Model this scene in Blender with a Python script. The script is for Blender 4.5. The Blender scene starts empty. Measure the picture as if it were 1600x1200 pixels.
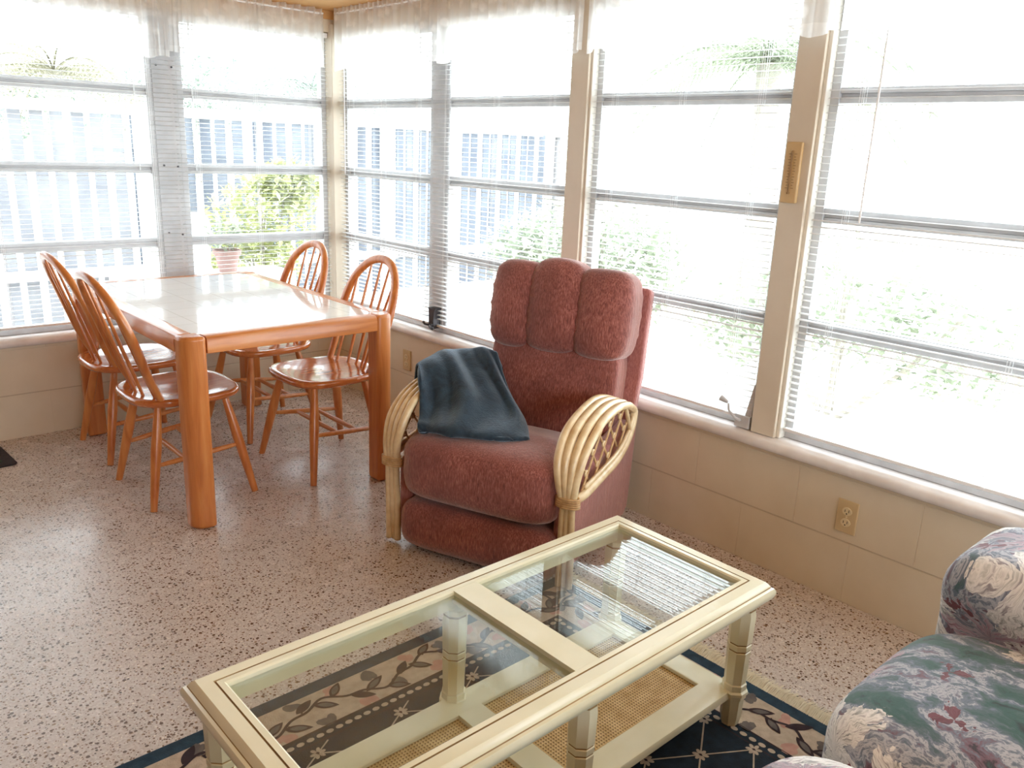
import bpy, bmesh, math, random
from mathutils import Vector, Matrix
from math import sin, cos, pi, radians
random.seed(7)
sc = bpy.context.scene
C = sc.collection
# ---------------------------------------------------------------- camera, light, exposure
H = 1.45
yaw, pitch, roll = radians(42.553), radians(-15.937), radians(2.355)
cam = bpy.data.cameras.new('camera')
co = bpy.data.objects.new('camera', cam); C.objects.link(co)
fwd = Vector((sin(yaw)*cos(pitch), cos(yaw)*cos(pitch), sin(pitch)))
rt = Vector((cos(yaw), -sin(yaw), 0)); up = rt.cross(fwd)
r2 = cos(roll)*rt + sin(roll)*up; u2 = -sin(roll)*rt + cos(roll)*up
co.matrix_world = Matrix(((r2.x,u2.x,-fwd.x,-2.5659),(r2.y,u2.y,-fwd.y,-4.3825),(r2.z,u2.z,-fwd.z,H),(0,0,0,1)))
cam.sensor_fit = 'HORIZONTAL'; cam.sensor_width = 36.0; cam.lens = 36.0*1296.08/1600
cam.clip_start = .02; cam.clip_end = 300
sc.camera = co
w = bpy.data.worlds.new('bright_overcast_sky'); sc.world = w; w.use_nodes = True
wn = w.node_tree; bgn = wn.nodes['Background']
bgn.inputs[0].default_value = (.84,.925,1,1); bgn.inputs[1].default_value = 1.0
def portal(name, loc, rot, sx, sy):
    l = bpy.data.lights.new(name, 'AREA'); l.shape='RECTANGLE'; l.size=sx; l.size_y=sy
    l.cycles.is_portal = True
    o = bpy.data.objects.new(name, l); C.objects.link(o); o.location=loc; o.rotation_euler=rot
portal('daylight_right', (.14,-3.05,1.25), (0,pi/2,0), 1.6, 6.1)
portal('daylight_back', (-1.8,.14,1.25), (-pi/2,0,0), 3.6, 1.6)
portal('daylight_rear', (-1.7,-6.44,1.45), (pi/2,0,0), 2.8, 1.2)
vs = sc.view_settings
vs.view_transform = 'Standard'; vs.look = 'None'; vs.gamma = 1; vs.use_curve_mapping = False
vs.exposure = 3.32
sc.cycles.use_denoising = True
sc.cycles.max_bounces = 12; sc.cycles.diffuse_bounces = 6; sc.cycles.transparent_max_bounces = 40
sc.cycles.caustics_reflective = False; sc.cycles.caustics_refractive = False

# ---------------------------------------------------------------- materials
MATS = {}
def srgb(r,g,b):
    f = lambda c: (c/255/12.92 if c/255<=.04045 else ((c/255+.055)/1.055)**2.4)
    return (f(r),f(g),f(b),1)
def mat(name, col=(.5,.5,.5,1), rough=.5, **kw):
    m = bpy.data.materials.new(name); m.use_nodes = True
    b = m.node_tree.nodes['Principled BSDF']
    b.inputs['Base Color'].default_value = col; b.inputs['Roughness'].default_value = rough
    for k,v in kw.items(): b.inputs[k.replace('_',' ')].default_value = v
    MATS[name] = m
    return m
class NT:
    def __init__(s, m): s.m=m; s.t=m.node_tree; s.b=s.t.nodes.get('Principled BSDF')
    def n(s, typ, **kw):
        x = s.t.nodes.new(typ)
        for k,v in kw.items():
            if k.startswith('i_'):
                key=k[2:]; key=int(key) if key.isdigit() else key.replace('_',' ')
                x.inputs[key].default_value = v
            else: setattr(x,k,v)
        return x
    def l(s,a,b): s.t.links.new(a,b)
    def coord(s, which='Object', scale=(1,1,1), rot=(0,0,0)):
        tc = s.n('ShaderNodeTexCoord'); mp = s.n('ShaderNodeMapping')
        mp.inputs['Scale'].default_value = scale; mp.inputs['Rotation'].default_value = rot
        s.l(tc.outputs[which], mp.inputs[0]); return mp.outputs[0]
    def ramp(s, fac, stops, interp='LINEAR'):
        r = s.n('ShaderNodeValToRGB'); r.color_ramp.interpolation = interp
        e = r.color_ramp.elements
        while len(e)<len(stops): e.new(.5)
        for q,(p,c) in zip(e,stops): q.position=p; q.color=c if len(c)==4 else (*c,1)
        s.l(fac, r.inputs[0]); return r.outputs[0]
    def mix(s, fac, a, b, blend='MIX'):
        x = s.n('ShaderNodeMix', data_type='RGBA', blend_type=blend)
        for sock,v in ((x.inputs[0],fac),(x.inputs[6],a),(x.inputs[7],b)):
            if hasattr(v,'node'): s.l(v,sock)
            else: sock.default_value = v
        return x.outputs[2]
    def math(s, op, a, b=0.0, c=None, clamp=False):
        x = s.n('ShaderNodeMath', operation=op, use_clamp=clamp)
        for i,v in enumerate((a,b) if c is None else (a,b,c)):
            if hasattr(v,'node'): s.l(v,x.inputs[i])
            else: x.inputs[i].default_value = v
        return x.outputs[0]
    def noise(s, vec, scale, detail=3, rough=.5, dist=0.0):
        x = s.n('ShaderNodeTexNoise'); x.inputs['Scale'].default_value=scale; x.inputs['Detail'].default_value=detail
        x.inputs['Roughness'].default_value=rough; x.inputs['Distortion'].default_value=dist
        s.l(vec,x.inputs['Vector']); return x
    def bump(s, h, strength=.3, dist=.01):
        x = s.n('ShaderNodeBump'); x.inputs['Strength'].default_value=strength; x.inputs['Distance'].default_value=dist
        s.l(h,x.inputs['Height']); s.l(x.outputs[0], s.b.inputs['Normal'])
    def col(s,c): s.l(c, s.b.inputs['Base Color'])

def m_terrazzo():
    m = mat('terrazzo', rough=.22); t = NT(m)
    v = t.coord()
    d = t.noise(v, 60, 2); vv = t.n('ShaderNodeMix', data_type='VECTOR'); vv.inputs[0].default_value=.002
    t.l(v, vv.inputs[4]); t.l(d.outputs['Color'], vv.inputs[5]); v2 = vv.outputs[1]
    base = t.ramp(t.noise(v, 3.0, 3).outputs[0], [(.3,srgb(198,186,180)),(.7,srgb(210,198,192))])
    sp = t.ramp(t.noise(v, 140, 2).outputs[0], [(.35,srgb(178,162,152)),(.5,srgb(202,190,182)),(.66,srgb(228,222,216))])
    base = t.mix(.55, base, sp)
    def chips(scale, thr, r, stops):
        vo = t.n('ShaderNodeTexVoronoi'); vo.inputs['Scale'].default_value=scale; t.l(v2, vo.inputs['Vector'])
        sep = t.n('ShaderNodeSeparateColor'); t.l(vo.outputs['Color'], sep.inputs[0])
        a = t.math('LESS_THAN', sep.outputs[0], thr)
        rr = t.math('MULTIPLY_ADD', sep.outputs[1], r, r*.35)
        b = t.math('LESS_THAN', vo.outputs['Distance'], rr)
        f = t.math('MULTIPLY', a, b)
        return f, t.ramp(sep.outputs[2], stops, 'CONSTANT')
    f1,c1 = chips(84, .62, .32, [(0,srgb(92,66,50)),(.4,srgb(122,88,66)),(.62,srgb(62,50,44)),(.82,srgb(140,112,88))])
    f2,c2 = chips(150, .6, .36, [(0,srgb(120,90,70)),(.4,srgb(80,62,52)),(.7,srgb(150,120,98)),(.85,srgb(235,225,212))])
    c = t.mix(f2, base, c2); c = t.mix(f1, c, c1)
    t.col(c)
    rn = t.noise(v, 5, 4); t.l(t.ramp(rn.outputs[0], [(.3,(.2,.2,.2)),(.7,(.32,.32,.32))]), t.b.inputs['Roughness'])
    return m
def m_block():
    m = mat('painted_block', rough=.55); t = NT(m)
    tc = t.n('ShaderNodeTexCoord'); sx = t.n('ShaderNodeSeparateXYZ'); t.l(tc.outputs['Object'], sx.inputs[0])
    s = t.math('ADD', sx.outputs[0], sx.outputs[1])
    s = t.math('ADD', s, .14)
    cb = t.n('ShaderNodeCombineXYZ'); t.l(s, cb.inputs[0]); t.l(sx.outputs[2], cb.inputs[1])
    br = t.n('ShaderNodeTexBrick'); t.l(cb.outputs[0], br.inputs['Vector'])
    br.inputs['Scale'].default_value=1; br.inputs['Brick Width'].default_value=.42; br.inputs['Row Height'].default_value=.2165
    br.inputs['Mortar Size'].default_value=.0028; br.inputs['Mortar Smooth'].default_value=.6
    br.inputs['Color1'].default_value=br.inputs['Color2'].default_value=(1,1,1,1); br.inputs['Mortar'].default_value=(0,0,0,1)
    n = t.noise(tc.outputs['Object'], 5, 4)
    c = t.ramp(n.outputs[0], [(.3,srgb(218,203,178)),(.7,srgb(225,212,189))])
    # shadow of the course joint painted in as a darker line
    fz = t.math('ABSOLUTE', t.math('SUBTRACT', sx.outputs[2], .2165)); hz = t.math('LESS_THAN', fz, .003)
    c = t.mix(t.math('MULTIPLY', hz, .35), c, srgb(150,122,92))
    t.col(c)
    fine = t.noise(tc.outputs['Object'], 90, 3)
    h = t.math('MULTIPLY_ADD', fine.outputs[0], .12, br.outputs['Color'])
    t.bump(h, .5, .003)
    return m
def m_wood(name, c1, c2, c3, rough=.3, axis='Z', coat=.3):
    m = mat(name, rough=rough, Coat_Weight=coat, Coat_Roughness=.12); t = NT(m)
    sc_ = {'Z':(14,14,1.2),'X':(1.2,14,14),'Y':(14,1.2,14)}[axis]
    v = t.coord(scale=sc_)
    n = t.noise(v, 2.2, 6, .6, .6)
    c = t.ramp(n.outputs[0], [(.3,c1),(.5,c2),(.72,c3)])
    f = t.noise(v, 9, 3); c = t.mix(t.math('MULTIPLY', f.outputs[0], .28), c, c1)
    t.col(c); t.bump(n.outputs[0], .08, .002)
    return m
def m_chenille(name, ca, cb, cc):
    m = mat(name, rough=.85, Sheen_Weight=.8, Sheen_Roughness=.4); t = NT(m)
    m.node_tree.nodes['Principled BSDF'].inputs['Sheen Tint'].default_value = (1,.88,.84,1)
    v = t.coord('Object', (1,1,.16))
    n = t.noise(v, 240, 3, .7); n2 = t.noise(t.coord(), 7, 3)
    c = t.ramp(n.outputs[0], [(.32,ca),(.5,cb),(.7,cc)])
    c = t.mix(t.ramp(n2.outputs[0],[(.35,(0,0,0)),(.7,(.55,.55,.55))]), c, ca)
    t.col(c)
    w2 = t.noise(t.coord('Object',(1,1,.12)), 60, 4, .6, .3)
    h = t.math('MULTIPLY_ADD', w2.outputs[0], 1.5, n.outputs[0])
    t.bump(h, .35, .006)
    return m
def m_thin_glass(name, tint=(.93,.97,.96,1), refl=1.0, ior=1.5):
    m = bpy.data.materials.new(name); m.use_nodes=True; t = m.node_tree; t.nodes.clear()
    o = t.nodes.new('ShaderNodeOutputMaterial'); tr = t.nodes.new('ShaderNodeBsdfTransparent'); gl = t.nodes.new('ShaderNodeBsdfGlossy')
    fr = t.nodes.new('ShaderNodeLayerWeight'); fr.inputs[0].default_value=.5; gl.inputs['Roughness'].default_value=.01
    pw = t.nodes.new('ShaderNodeMath'); pw.operation='POWER'; pw.inputs[1].default_value=5; t.links.new(fr.outputs['Facing'], pw.inputs[0])
    mu = t.nodes.new('ShaderNodeMath'); mu.operation='MULTIPLY_ADD'; f0=((ior-1)/(ior+1))**2*refl; mu.inputs[1].default_value=1-f0; mu.inputs[2].default_value=f0; mu.use_clamp=True
    mx = t.nodes.new('ShaderNodeMixShader'); tr.inputs[0].default_value = tint
    t.links.new(pw.outputs[0], mu.inputs[0]); t.links.new(mu.outputs[0], mx.inputs[0])
    t.links.new(tr.outputs[0], mx.inputs[1]); t.links.new(gl.outputs[0], mx.inputs[2]); t.links.new(mx.outputs[0], o.inputs[0])
    MATS[name]=m; return m
def m_sheer():
    m = bpy.data.materials.new('sheer_lace'); m.use_nodes=True; m.node_tree.nodes.clear(); t = NT(m)
    o = t.n('ShaderNodeOutputMaterial'); tr = t.n('ShaderNodeBsdfTransparent'); df = t.n('ShaderNodeBsdfDiffuse'); tl = t.n('ShaderNodeBsdfTranslucent')
    df.inputs[0].default_value=(.93,.92,.90,1); tl.inputs[0].default_value=(.95,.94,.93,1)
    a = t.n('ShaderNodeMixShader'); a.inputs[0].default_value=.7; t.l(df.outputs[0],a.inputs[1]); t.l(tl.outputs[0],a.inputs[2])
    uv = t.coord('UV', (1,1,1))
    vo = t.n('ShaderNodeTexVoronoi'); vo.inputs['Scale'].default_value=16; vo.feature='SMOOTH_F1'; t.l(uv, vo.inputs['Vector'])
    n = t.noise(uv, 24, 4, .6)
    sx = t.n('ShaderNodeSeparateXYZ'); t.l(uv, sx.inputs[0])
    lace = t.ramp(t.math('ADD', vo.outputs['Distance'], t.math('MULTIPLY', n.outputs[0], .5)), [(.42,(.96,.96,.96)),(.62,(.74,.74,.74))])
    band = t.math('LESS_THAN', sx.outputs[1], .035)     # denser hem
    f = t.math('MAXIMUM', lace, t.math('MULTIPLY', band, .85))
    x = t.n('ShaderNodeMixShader'); t.l(f, x.inputs[0]); t.l(tr.outputs[0], x.inputs[1]); t.l(a.outputs[0], x.inputs[2]); t.l(x.outputs[0], o.inputs[0])
    MATS['sheer_lace']=m
def m_floral():
    m = mat('floral_fabric', rough=.8, Sheen_Weight=.15); t = NT(m)
    uv = t.coord('UV')
    ms = t.n('ShaderNodeMapping'); ms.inputs['Scale'].default_value=(1.35,1.35,1.35); t.l(uv, ms.inputs[0]); uv = ms.outputs[0]
    n0 = t.noise(uv, 7, 4, .6)
    wv = t.n('ShaderNodeMix', data_type='VECTOR'); wv.inputs[0].default_value=.09; t.l(uv,wv.inputs[4]); t.l(n0.outputs['Color'],wv.inputs[5]); v = wv.outputs[1]
    # brushed ground in greens, slates and mauves
    mp = t.n('ShaderNodeMapping'); mp.inputs['Scale'].default_value=(1,.42,1); mp.inputs['Rotation'].default_value=(0,0,.7); t.l(v,mp.inputs[0])
    g = t.noise(mp.outputs[0], 10, 7, .68, .5)
    c = t.ramp(g.outputs[0], [(.28,srgb(34,44,48)),(.37,srgb(50,88,82)),(.43,srgb(76,98,104)),(.48,srgb(108,118,134)),(.515,srgb(176,178,188)),(.55,srgb(112,118,134)),(.59,srgb(116,88,102)),(.64,srgb(56,50,60)),(.70,srgb(58,98,88))], 'EASE')
    def flowers(scale, off, nb, phase, rad, stops, base_c):
        mo = t.n('ShaderNodeMapping'); mo.inputs['Location'].default_value=off; t.l(v,mo.inputs[0])
        vo = t.n('ShaderNodeTexVoronoi', voronoi_dimensions='2D'); vo.inputs['Scale'].default_value=scale; vo.inputs['Randomness'].default_value=.85; t.l(mo.outputs[0],vo.inputs['Vector'])
        sub = t.n('ShaderNodeVectorMath', operation='SUBTRACT'); t.l(mo.outputs[0],sub.inputs[0]); t.l(vo.outputs['Position'],sub.inputs[1])
        s = t.n('ShaderNodeSeparateXYZ'); t.l(sub.outputs[0],s.inputs[0])
        ang = t.math('ARCTAN2', s.outputs[1], s.outputs[0])
        sc2 = t.n('ShaderNodeSeparateColor'); t.l(vo.outputs['Color'],sc2.inputs[0])
        ang = t.math('ADD', ang, t.math('MULTIPLY', sc2.outputs[0], 6.28))
        pet = t.math('ABSOLUTE', t.math('COSINE', t.math('MULTIPLY', ang, nb/2)))
        ln = t.n('ShaderNodeVectorMath', operation='LENGTH'); t.l(sub.outputs[0],ln.inputs[0])
        r = ln.outputs['Value']
        rr = t.math('MULTIPLY', t.math('MULTIPLY_ADD', pet, .62, .38), rad)
        rag = t.noise(v, 55, 3); rr = t.math('MULTIPLY', rr, t.math('MULTIPLY_ADD', rag.outputs[0], .8, .6))
        on = t.math('MULTIPLY', t.math('LESS_THAN', r, rr), t.math('LESS_THAN', sc2.outputs[1], .8))
        cb = t.n('ShaderNodeCombineXYZ'); t.l(t.math('MULTIPLY', ang, 7), cb.inputs[0]); t.l(t.math('MULTIPLY', r, 14), cb.inputs[1]); t.l(sc2.outputs[2],cb.inputs[2])
        st = t.noise(cb.outputs[0], 1.6, 3, .7)
        return on, t.ramp(st.outputs[0], stops)
    on,fc = flowers(3.1, (.2,.1,0), 5, 0, .13, [(.3,srgb(116,92,108)),(.42,srgb(164,132,146)),(.5,srgb(184,172,182)),(.62,srgb(104,112,126))], None)
    c = t.mix(on, c, fc)
    on,fc = flowers(3.3, (.55,.37,0), 5, 0, .15, [(.32,srgb(132,134,136)),(.42,srgb(198,198,196)),(.52,srgb(236,234,232)),(.66,srgb(150,144,150))], None)
    c = t.mix(on, c, fc)
    on,fc = flowers(4.4, (.9,.8,0), 3, 0, .06, [(.35,srgb(74,34,46)),(.55,srgb(124,70,82)),(.7,srgb(60,92,80))], None)
    c = t.mix(on, c, fc)
    t.col(c)
    t.bump(t.noise(uv, 240, 2).outputs[0], .15, .002)
    return m
def m_leaf(name, a, b, tr=.35):
    m = bpy.data.materials.new(name); m.use_nodes=True; m.node_tree.nodes.clear(); t=NT(m)
    o=t.n('ShaderNodeOutputMaterial'); df=t.n('ShaderNodeBsdfDiffuse'); tl=t.n('ShaderNodeBsdfTranslucent'); x=t.n('ShaderNodeMixShader'); x.inputs[0].default_value=tr
    c=t.ramp(t.noise(t.coord(), 6, 3).outputs[0], [(.35,a),(.65,b)])
    t.l(c,df.inputs[0]); t.l(c,tl.inputs[0]); t.l(df.outputs[0],x.inputs[1]); t.l(tl.outputs[0],x.inputs[2]); t.l(x.outputs[0],o.inputs[0]); MATS[name]=m
def m_noisy(name, c1, c2, rough, scale=8, bump=0, bs=60, **kw):
    m = mat(name, rough=rough, **kw); t = NT(m)
    t.col(t.ramp(t.noise(t.coord(), scale, 4).outputs[0], [(.35,c1),(.65,c2)]))
    if bump: t.bump(t.noise(t.coord(), bs, 3).outputs[0], bump, .003)
    return m
m_terrazzo(); m_block(); m_sheer(); m_floral()
m_wood('honey_oak', srgb(184,102,48), srgb(208,128,66), srgb(222,150,84), .3, 'Z')
m_wood('honey_oak_x', srgb(188,108,52), srgb(212,134,70), srgb(226,156,90), .3, 'X')
m_wood('honey_oak_y', srgb(188,108,52), srgb(212,134,70), srgb(226,156,90), .3, 'Y')
m_wood('seat_oak', srgb(172,88,40), srgb(198,112,56), srgb(216,136,74), .16, 'Y', .8)
m_chenille('rose_chenille', srgb(108,58,52), srgb(152,86,76), srgb(192,124,112))
m_chenille('rose_chenille_side', srgb(150,90,86), srgb(178,116,110), srgb(202,142,136))
m_thin_glass('window_glass'); m_thin_glass('table_glass', (.95,.98,.97,1), 1.7, 1.55)
m_noisy('aluminium', srgb(192,190,190), srgb(206,204,204), .5, 12)
m_noisy('white_vinyl', srgb(240,240,240), srgb(246,246,246), .4)
m_leaf('slat_vinyl', srgb(226,226,226), srgb(232,232,232), .06)
m_noisy('sill_marble', srgb(226,220,216), srgb(244,240,238), .25, 9)
m_noisy('post_paint', srgb(216,203,182), srgb(223,211,192), .5, 4, .15)
m_noisy('jamb_paint', srgb(232,226,214), srgb(240,234,222), .5, 4)
m_noisy('ceiling_wood', srgb(206,158,100), srgb(218,172,114), .6, 5)
m_noisy('rattan', srgb(214,184,138), srgb(234,212,172), .35, 22, .15, 40, Coat_Weight=.3)
m_noisy('rattan_wrap', srgb(190,150,104), srgb(216,180,132), .45, 40, .3, 120)
m_noisy('cream_paint', srgb(224,217,184), srgb(234,228,200), .32, 6, .05, 30, Coat_Weight=.3)
m_noisy('cream_groove', srgb(140,110,66), srgb(168,138,88), .5, 10)
m_noisy('tan_plastic', srgb(205,180,136), srgb(212,188,146), .4)
m_noisy('outlet_face', srgb(226,208,168), srgb(232,214,176), .35)
mat('dark_slot', srgb(50,40,30), .6)
mat('dark_metal', srgb(72,68,70), .4, Metallic=.6)
mat('base_recess_shade', srgb(44,34,30), .8)  # shade of the recess under the recliner put into the base colour
m_noisy('tan_thermo', srgb(200,166,116), srgb(212,180,130), .45)
mat('thermo_ink', srgb(146,112,68), .6)
m_noisy('navy_pile', srgb(14,28,42), srgb(24,42,58), .95, 40, .5, 220)
m_noisy('blue_border', srgb(26,50,68), srgb(38,64,82), .95, 40, .5, 220)
m_noisy('cream_pile', srgb(178,162,144), srgb(198,182,164), .95, 40, .5, 220)
m_noisy('vine_pile', srgb(42,28,36), srgb(56,40,46), .95, 40)
m_noisy('leaf_grey_pile', srgb(92,86,86), srgb(110,102,98), .95, 40)
m_noisy('rose_pile', srgb(182,140,128), srgb(196,156,142), .95, 40)
m_noisy('fringe_yarn', srgb(226,214,190), srgb(240,232,212), .9, 60)
m_noisy('mat_green', srgb(40,62,44), srgb(58,80,56), .9, 60, .4, 200)
m_noisy('mat_dark', srgb(46,38,42), srgb(58,50,52), .9, 60, .4, 200)
m_noisy('fence_board', srgb(84,88,98), srgb(104,108,116), .8, 3)
m_noisy('fence_board_pale', srgb(114,114,120), srgb(130,130,134), .8, 3)
m_noisy('fence_board_b', srgb(136,132,132), srgb(148,144,144), .8, 3)
m_noisy('outdoor_white', srgb(225,225,225), srgb(240,240,240), .6)
m_noisy('patio_concrete', srgb(206,202,194), srgb(222,218,210), .9, 2)
m_noisy('terracotta', srgb(132,104,98), srgb(142,112,104), .8)
m_noisy('soil', srgb(60,45,36), srgb(80,60,48), .95)
m_noisy('bark', srgb(150,144,136), srgb(176,168,158), .9, 14, .5, 30)
m_leaf('leaf_bright', srgb(166,170,118), srgb(190,192,144))  # outdoor leaf colours paled, veiling haze put into the colour
m_leaf('leaf_mid', srgb(146,152,134), srgb(172,178,158))
m_leaf('leaf_deep', srgb(132,142,132), srgb(156,164,152))
m_leaf('leaf_straw', srgb(146,142,124), srgb(166,162,142))
def m_blanket():
    m = mat('plush_blue', rough=.95, Sheen_Weight=.9, Sheen_Roughness=.35); t=NT(m)
    m.node_tree.nodes['Principled BSDF'].inputs['Sheen Tint'].default_value=(.6,.75,.9,1)
    t.col(t.ramp(t.noise(t.coord(), 14, 4, .6, .8).outputs[0], [(.35,srgb(26,38,50)),(.65,srgb(48,66,80))]))
    t.bump(t.noise(t.coord(), 130, 4, .7).outputs[0], .6, .004)
m_blanket()
def m_cane():
    m = mat('cane_webbing', rough=.6); t=NT(m)
    tc=t.n('ShaderNodeTexCoord'); s=t.n('ShaderNodeSeparateXYZ'); t.l(tc.outputs['Object'],s.inputs[0])
    P=2*pi/.0085
    a=t.math('SINE', t.math('MULTIPLY', s.outputs[0], P)); b=t.math('SINE', t.math('MULTIPLY', s.outputs[1], P))
    ab=t.math('MULTIPLY', t.math('GREATER_THAN',a,.25), t.math('GREATER_THAN',b,.25))
    n=t.noise(tc.outputs['Object'], 30, 3)
    c=t.ramp(n.outputs[0], [(.3,srgb(196,160,104)),(.7,srgb(224,196,142))])
    c=t.mix(ab, c, srgb(112,78,40)); t.col(c)
    t.bump(t.math('ADD',a,b), .3, .002)
m_cane()
def m_tiles():
    m = mat('white_tiles', rough=.08, Coat_Weight=.6); t=NT(m)
    tc=t.n('ShaderNodeTexCoord'); br=t.n('ShaderNodeTexBrick'); br.offset=0; t.l(tc.outputs['Object'],br.inputs['Vector'])
    br.inputs['Scale'].default_value=1; br.inputs['Brick Width'].default_value=.152; br.inputs['Row Height'].default_value=.152; br.inputs['Mortar Size'].default_value=.0022
    br.inputs['Color1'].default_value=srgb(246,246,244); br.inputs['Color2'].default_value=srgb(250,250,248); br.inputs['Mortar'].default_value=srgb(222,218,212)
    t.col(br.outputs['Color']); 
    inv=t.math('SUBTRACT',1.0,br.outputs['Fac']); n=t.noise(tc.outputs['Object'],9,2)
    t.bump(t.math('MULTIPLY_ADD',n.outputs[0],.25,inv), .12, .003)
m_tiles()

# ---------------------------------------------------------------- mesh helpers
class MB:
    def __init__(s): s.v=[]; s.f=[]; s.m=[]; s.uv=None
    def add(s, vs_, fs, mi=0, M=None):
        b=len(s.v)
        for p in vs_:
            p=Vector(p); s.v.append(M@p if M else p)
        for f in fs: s.f.append([b+i for i in f]); s.m.append(mi)
        return s
    def box(s, lo, hi, mi=0, M=None):
        x0,y0,z0=lo; x1,y1,z1=hi
        return s.add([(x0,y0,z0),(x1,y0,z0),(x1,y1,z0),(x0,y1,z0),(x0,y0,z1),(x1,y0,z1),(x1,y1,z1),(x0,y1,z1)],
            [(0,3,2,1),(4,5,6,7),(0,1,5,4),(1,2,6,5),(2,3,7,6),(3,0,4,7)],mi,M)
    def tube(s, pts, r, n=10, mi=0, cap=True, closed=False, flat=1.0, M=None, upv=None):
        pts=[Vector(p) for p in pts]; N=len(pts)
        if not hasattr(r,'__len__'): r=[r]*N
        vs_=[]; nrm=None
        for i,p in enumerate(pts):
            if closed: tg=(pts[(i+1)%N]-pts[i-1]).normalized()
            else: tg=(pts[min(i+1,N-1)]-pts[max(i-1,0)]).normalized()
            if upv is not None: nrm=(Vector(upv)-tg*tg.dot(Vector(upv))).normalized()
            elif nrm is None:
                a=Vector((0,0,1)) if abs(tg.z)<.9 else Vector((1,0,0)); nrm=(a-tg*tg.dot(a)).normalized()
            else: nrm=(nrm-tg*tg.dot(nrm)).normalized()
            bn=tg.cross(nrm)
            for k in range(n):
                a=2*pi*k/n; vs_.append(p+nrm*cos(a)*r[i]+bn*sin(a)*r[i]*flat)
        fs=[]
        R=N if closed else N-1
        for i in range(R):
            for k in range(n):
                a=i*n+k; b=i*n+(k+1)%n; c=((i+1)%N)*n+(k+1)%n; d=((i+1)%N)*n+k
                fs.append((a,b,c,d))
        if cap and not closed:
            fs.append(tuple(range(n-1,-1,-1))); fs.append(tuple((N-1)*n+k for k in range(n)))
        return s.add(vs_,fs,mi,M)
    def lathe(s, prof, n=24, mi=0, M=None, cap=True):
        vs_=[(r*cos(2*pi*k/n),r*sin(2*pi*k/n),z) for r,z in prof for k in range(n)]
        fs=[(i*n+k,i*n+(k+1)%n,(i+1)*n+(k+1)%n,(i+1)*n+k) for i in range(len(prof)-1) for k in range(n)]
        if cap: fs.append(tuple(range(n-1,-1,-1))); fs.append(tuple((len(prof)-1)*n+k for k in range(n)))
        return s.add(vs_,fs,mi,M)
    def prism(s, poly, lo, hi, axis='z', mi=0, M=None):
        n=len(poly)
        def P(a,b,h): return {'z':(a,b,h),'x':(h,a,b),'y':(a,h,b)}[axis]
        vs_=[P(a,b,lo) for a,b in poly]+[P(a,b,hi) for a,b in poly]
        fs=[tuple(range(n-1,-1,-1)),tuple(range(n,2*n))]+[(i,(i+1)%n,n+(i+1)%n,n+i) for i in range(n)]
        if axis=='y': fs=[tuple(reversed(f)) for f in fs]
        return s.add(vs_,fs,mi,M)
    def puff(s, c, size, p=5, n=14, deform=None, mi=0, M=None):
        c=Vector(c); hx,hy,hz=[q/2 for q in size]
        bm=bmesh.new(); bmesh.ops.create_cube(bm,size=2); bmesh.ops.subdivide_edges(bm,edges=bm.edges,cuts=n,use_grid_fill=True)
        vs_=[]
        for v in bm.verts:
            q=v.co; 
            q=Vector([math.tan(a*pi/4) if False else a for a in q])
            L=(abs(q.x)**p+abs(q.y)**p+abs(q.z)**p)**(1/p); q=q/L
            w_=Vector((q.x*hx,q.y*hy,q.z*hz))
            if deform: w_=deform(w_,q)
            vs_.append(c+w_)
        bm.verts.ensure_lookup_table()
        s.add(vs_,[[x.index for x in f.verts] for f in bm.faces],mi,M); bm.free(); return s
    def grid(s, fn, nu, nv, mi=0, M=None):
        vs_=[fn(i/nu,j/nv) for j in range(nv+1) for i in range(nu+1)]
        fs=[(j*(nu+1)+i,j*(nu+1)+i+1,(j+1)*(nu+1)+i+1,(j+1)*(nu+1)+i) for j in range(nv) for i in range(nu)]
        return s.add(vs_,fs,mi,M)
    def build(s, name, mats, parent=None, bevel=0, smooth=True, angle=38, loc=None, uvf=None, sub=0, solid=0, seg=2):
        me=bpy.data.meshes.new(name); me.from_pydata([tuple(v) for v in s.v],[],s.f)
        if isinstance(mats,str): mats=[mats]
        for q in mats: me.materials.append(MATS[q])
        for p,i in zip(me.polygons,s.m): p.material_index=i
        bm=bmesh.new(); bm.from_mesh(me); bmesh.ops.recalc_face_normals(bm,faces=bm.faces) if solid==0 else None; bm.to_mesh(me); bm.free()
        if smooth: me.shade_smooth(); me.set_sharp_from_angle(angle=radians(angle))
        if uvf:
            l=me.uv_layers.new(name='UVMap')
            for lp in me.loops: l.data[lp.index].uv=uvf(me.vertices[lp.vertex_index].co)
        o=bpy.data.objects.new(name,me); C.objects.link(o)
        if loc: o.location=loc
        if parent: o.parent=parent
        if solid:
            md=o.modifiers.new('solid','SOLIDIFY'); md.thickness=solid; md.offset=0
        if bevel:
            md=o.modifiers.new('bevel','BEVEL'); md.width=bevel; md.segments=seg; md.limit_method='ANGLE'; md.angle_limit=radians(40); md.harden_normals=False
        if sub:
            md=o.modifiers.new('sub','SUBSURF'); md.levels=sub; md.render_levels=sub
        return o
def spline(pts, n=8, closed=False):
    P=[Vector(p) for p in pts]; out=[]; N=len(P)
    R=N if closed else N-1
    for i in range(R):
        g=(lambda k: P[k%N]) if closed else (lambda k: P[min(max(k,0),N-1)])
        a,b,c,d=g(i-1),g(i),g(i+1),g(i+2)
        for k in range(n):
            t=k/n; out.append(.5*((2*b)+(c-a)*t+(2*a-5*b+4*c-d)*t*t+(3*b-a-3*c+d)*t**3))
    if not closed: out.append(P[-1])
    return out
def tag(o, label, cat, group=None, kind=None):
    o['label']=label; o['category']=cat
    if group: o['group']=group
    if kind: o['kind']=kind
    return o
def struct(o): o['kind']='structure'; return o
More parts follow.
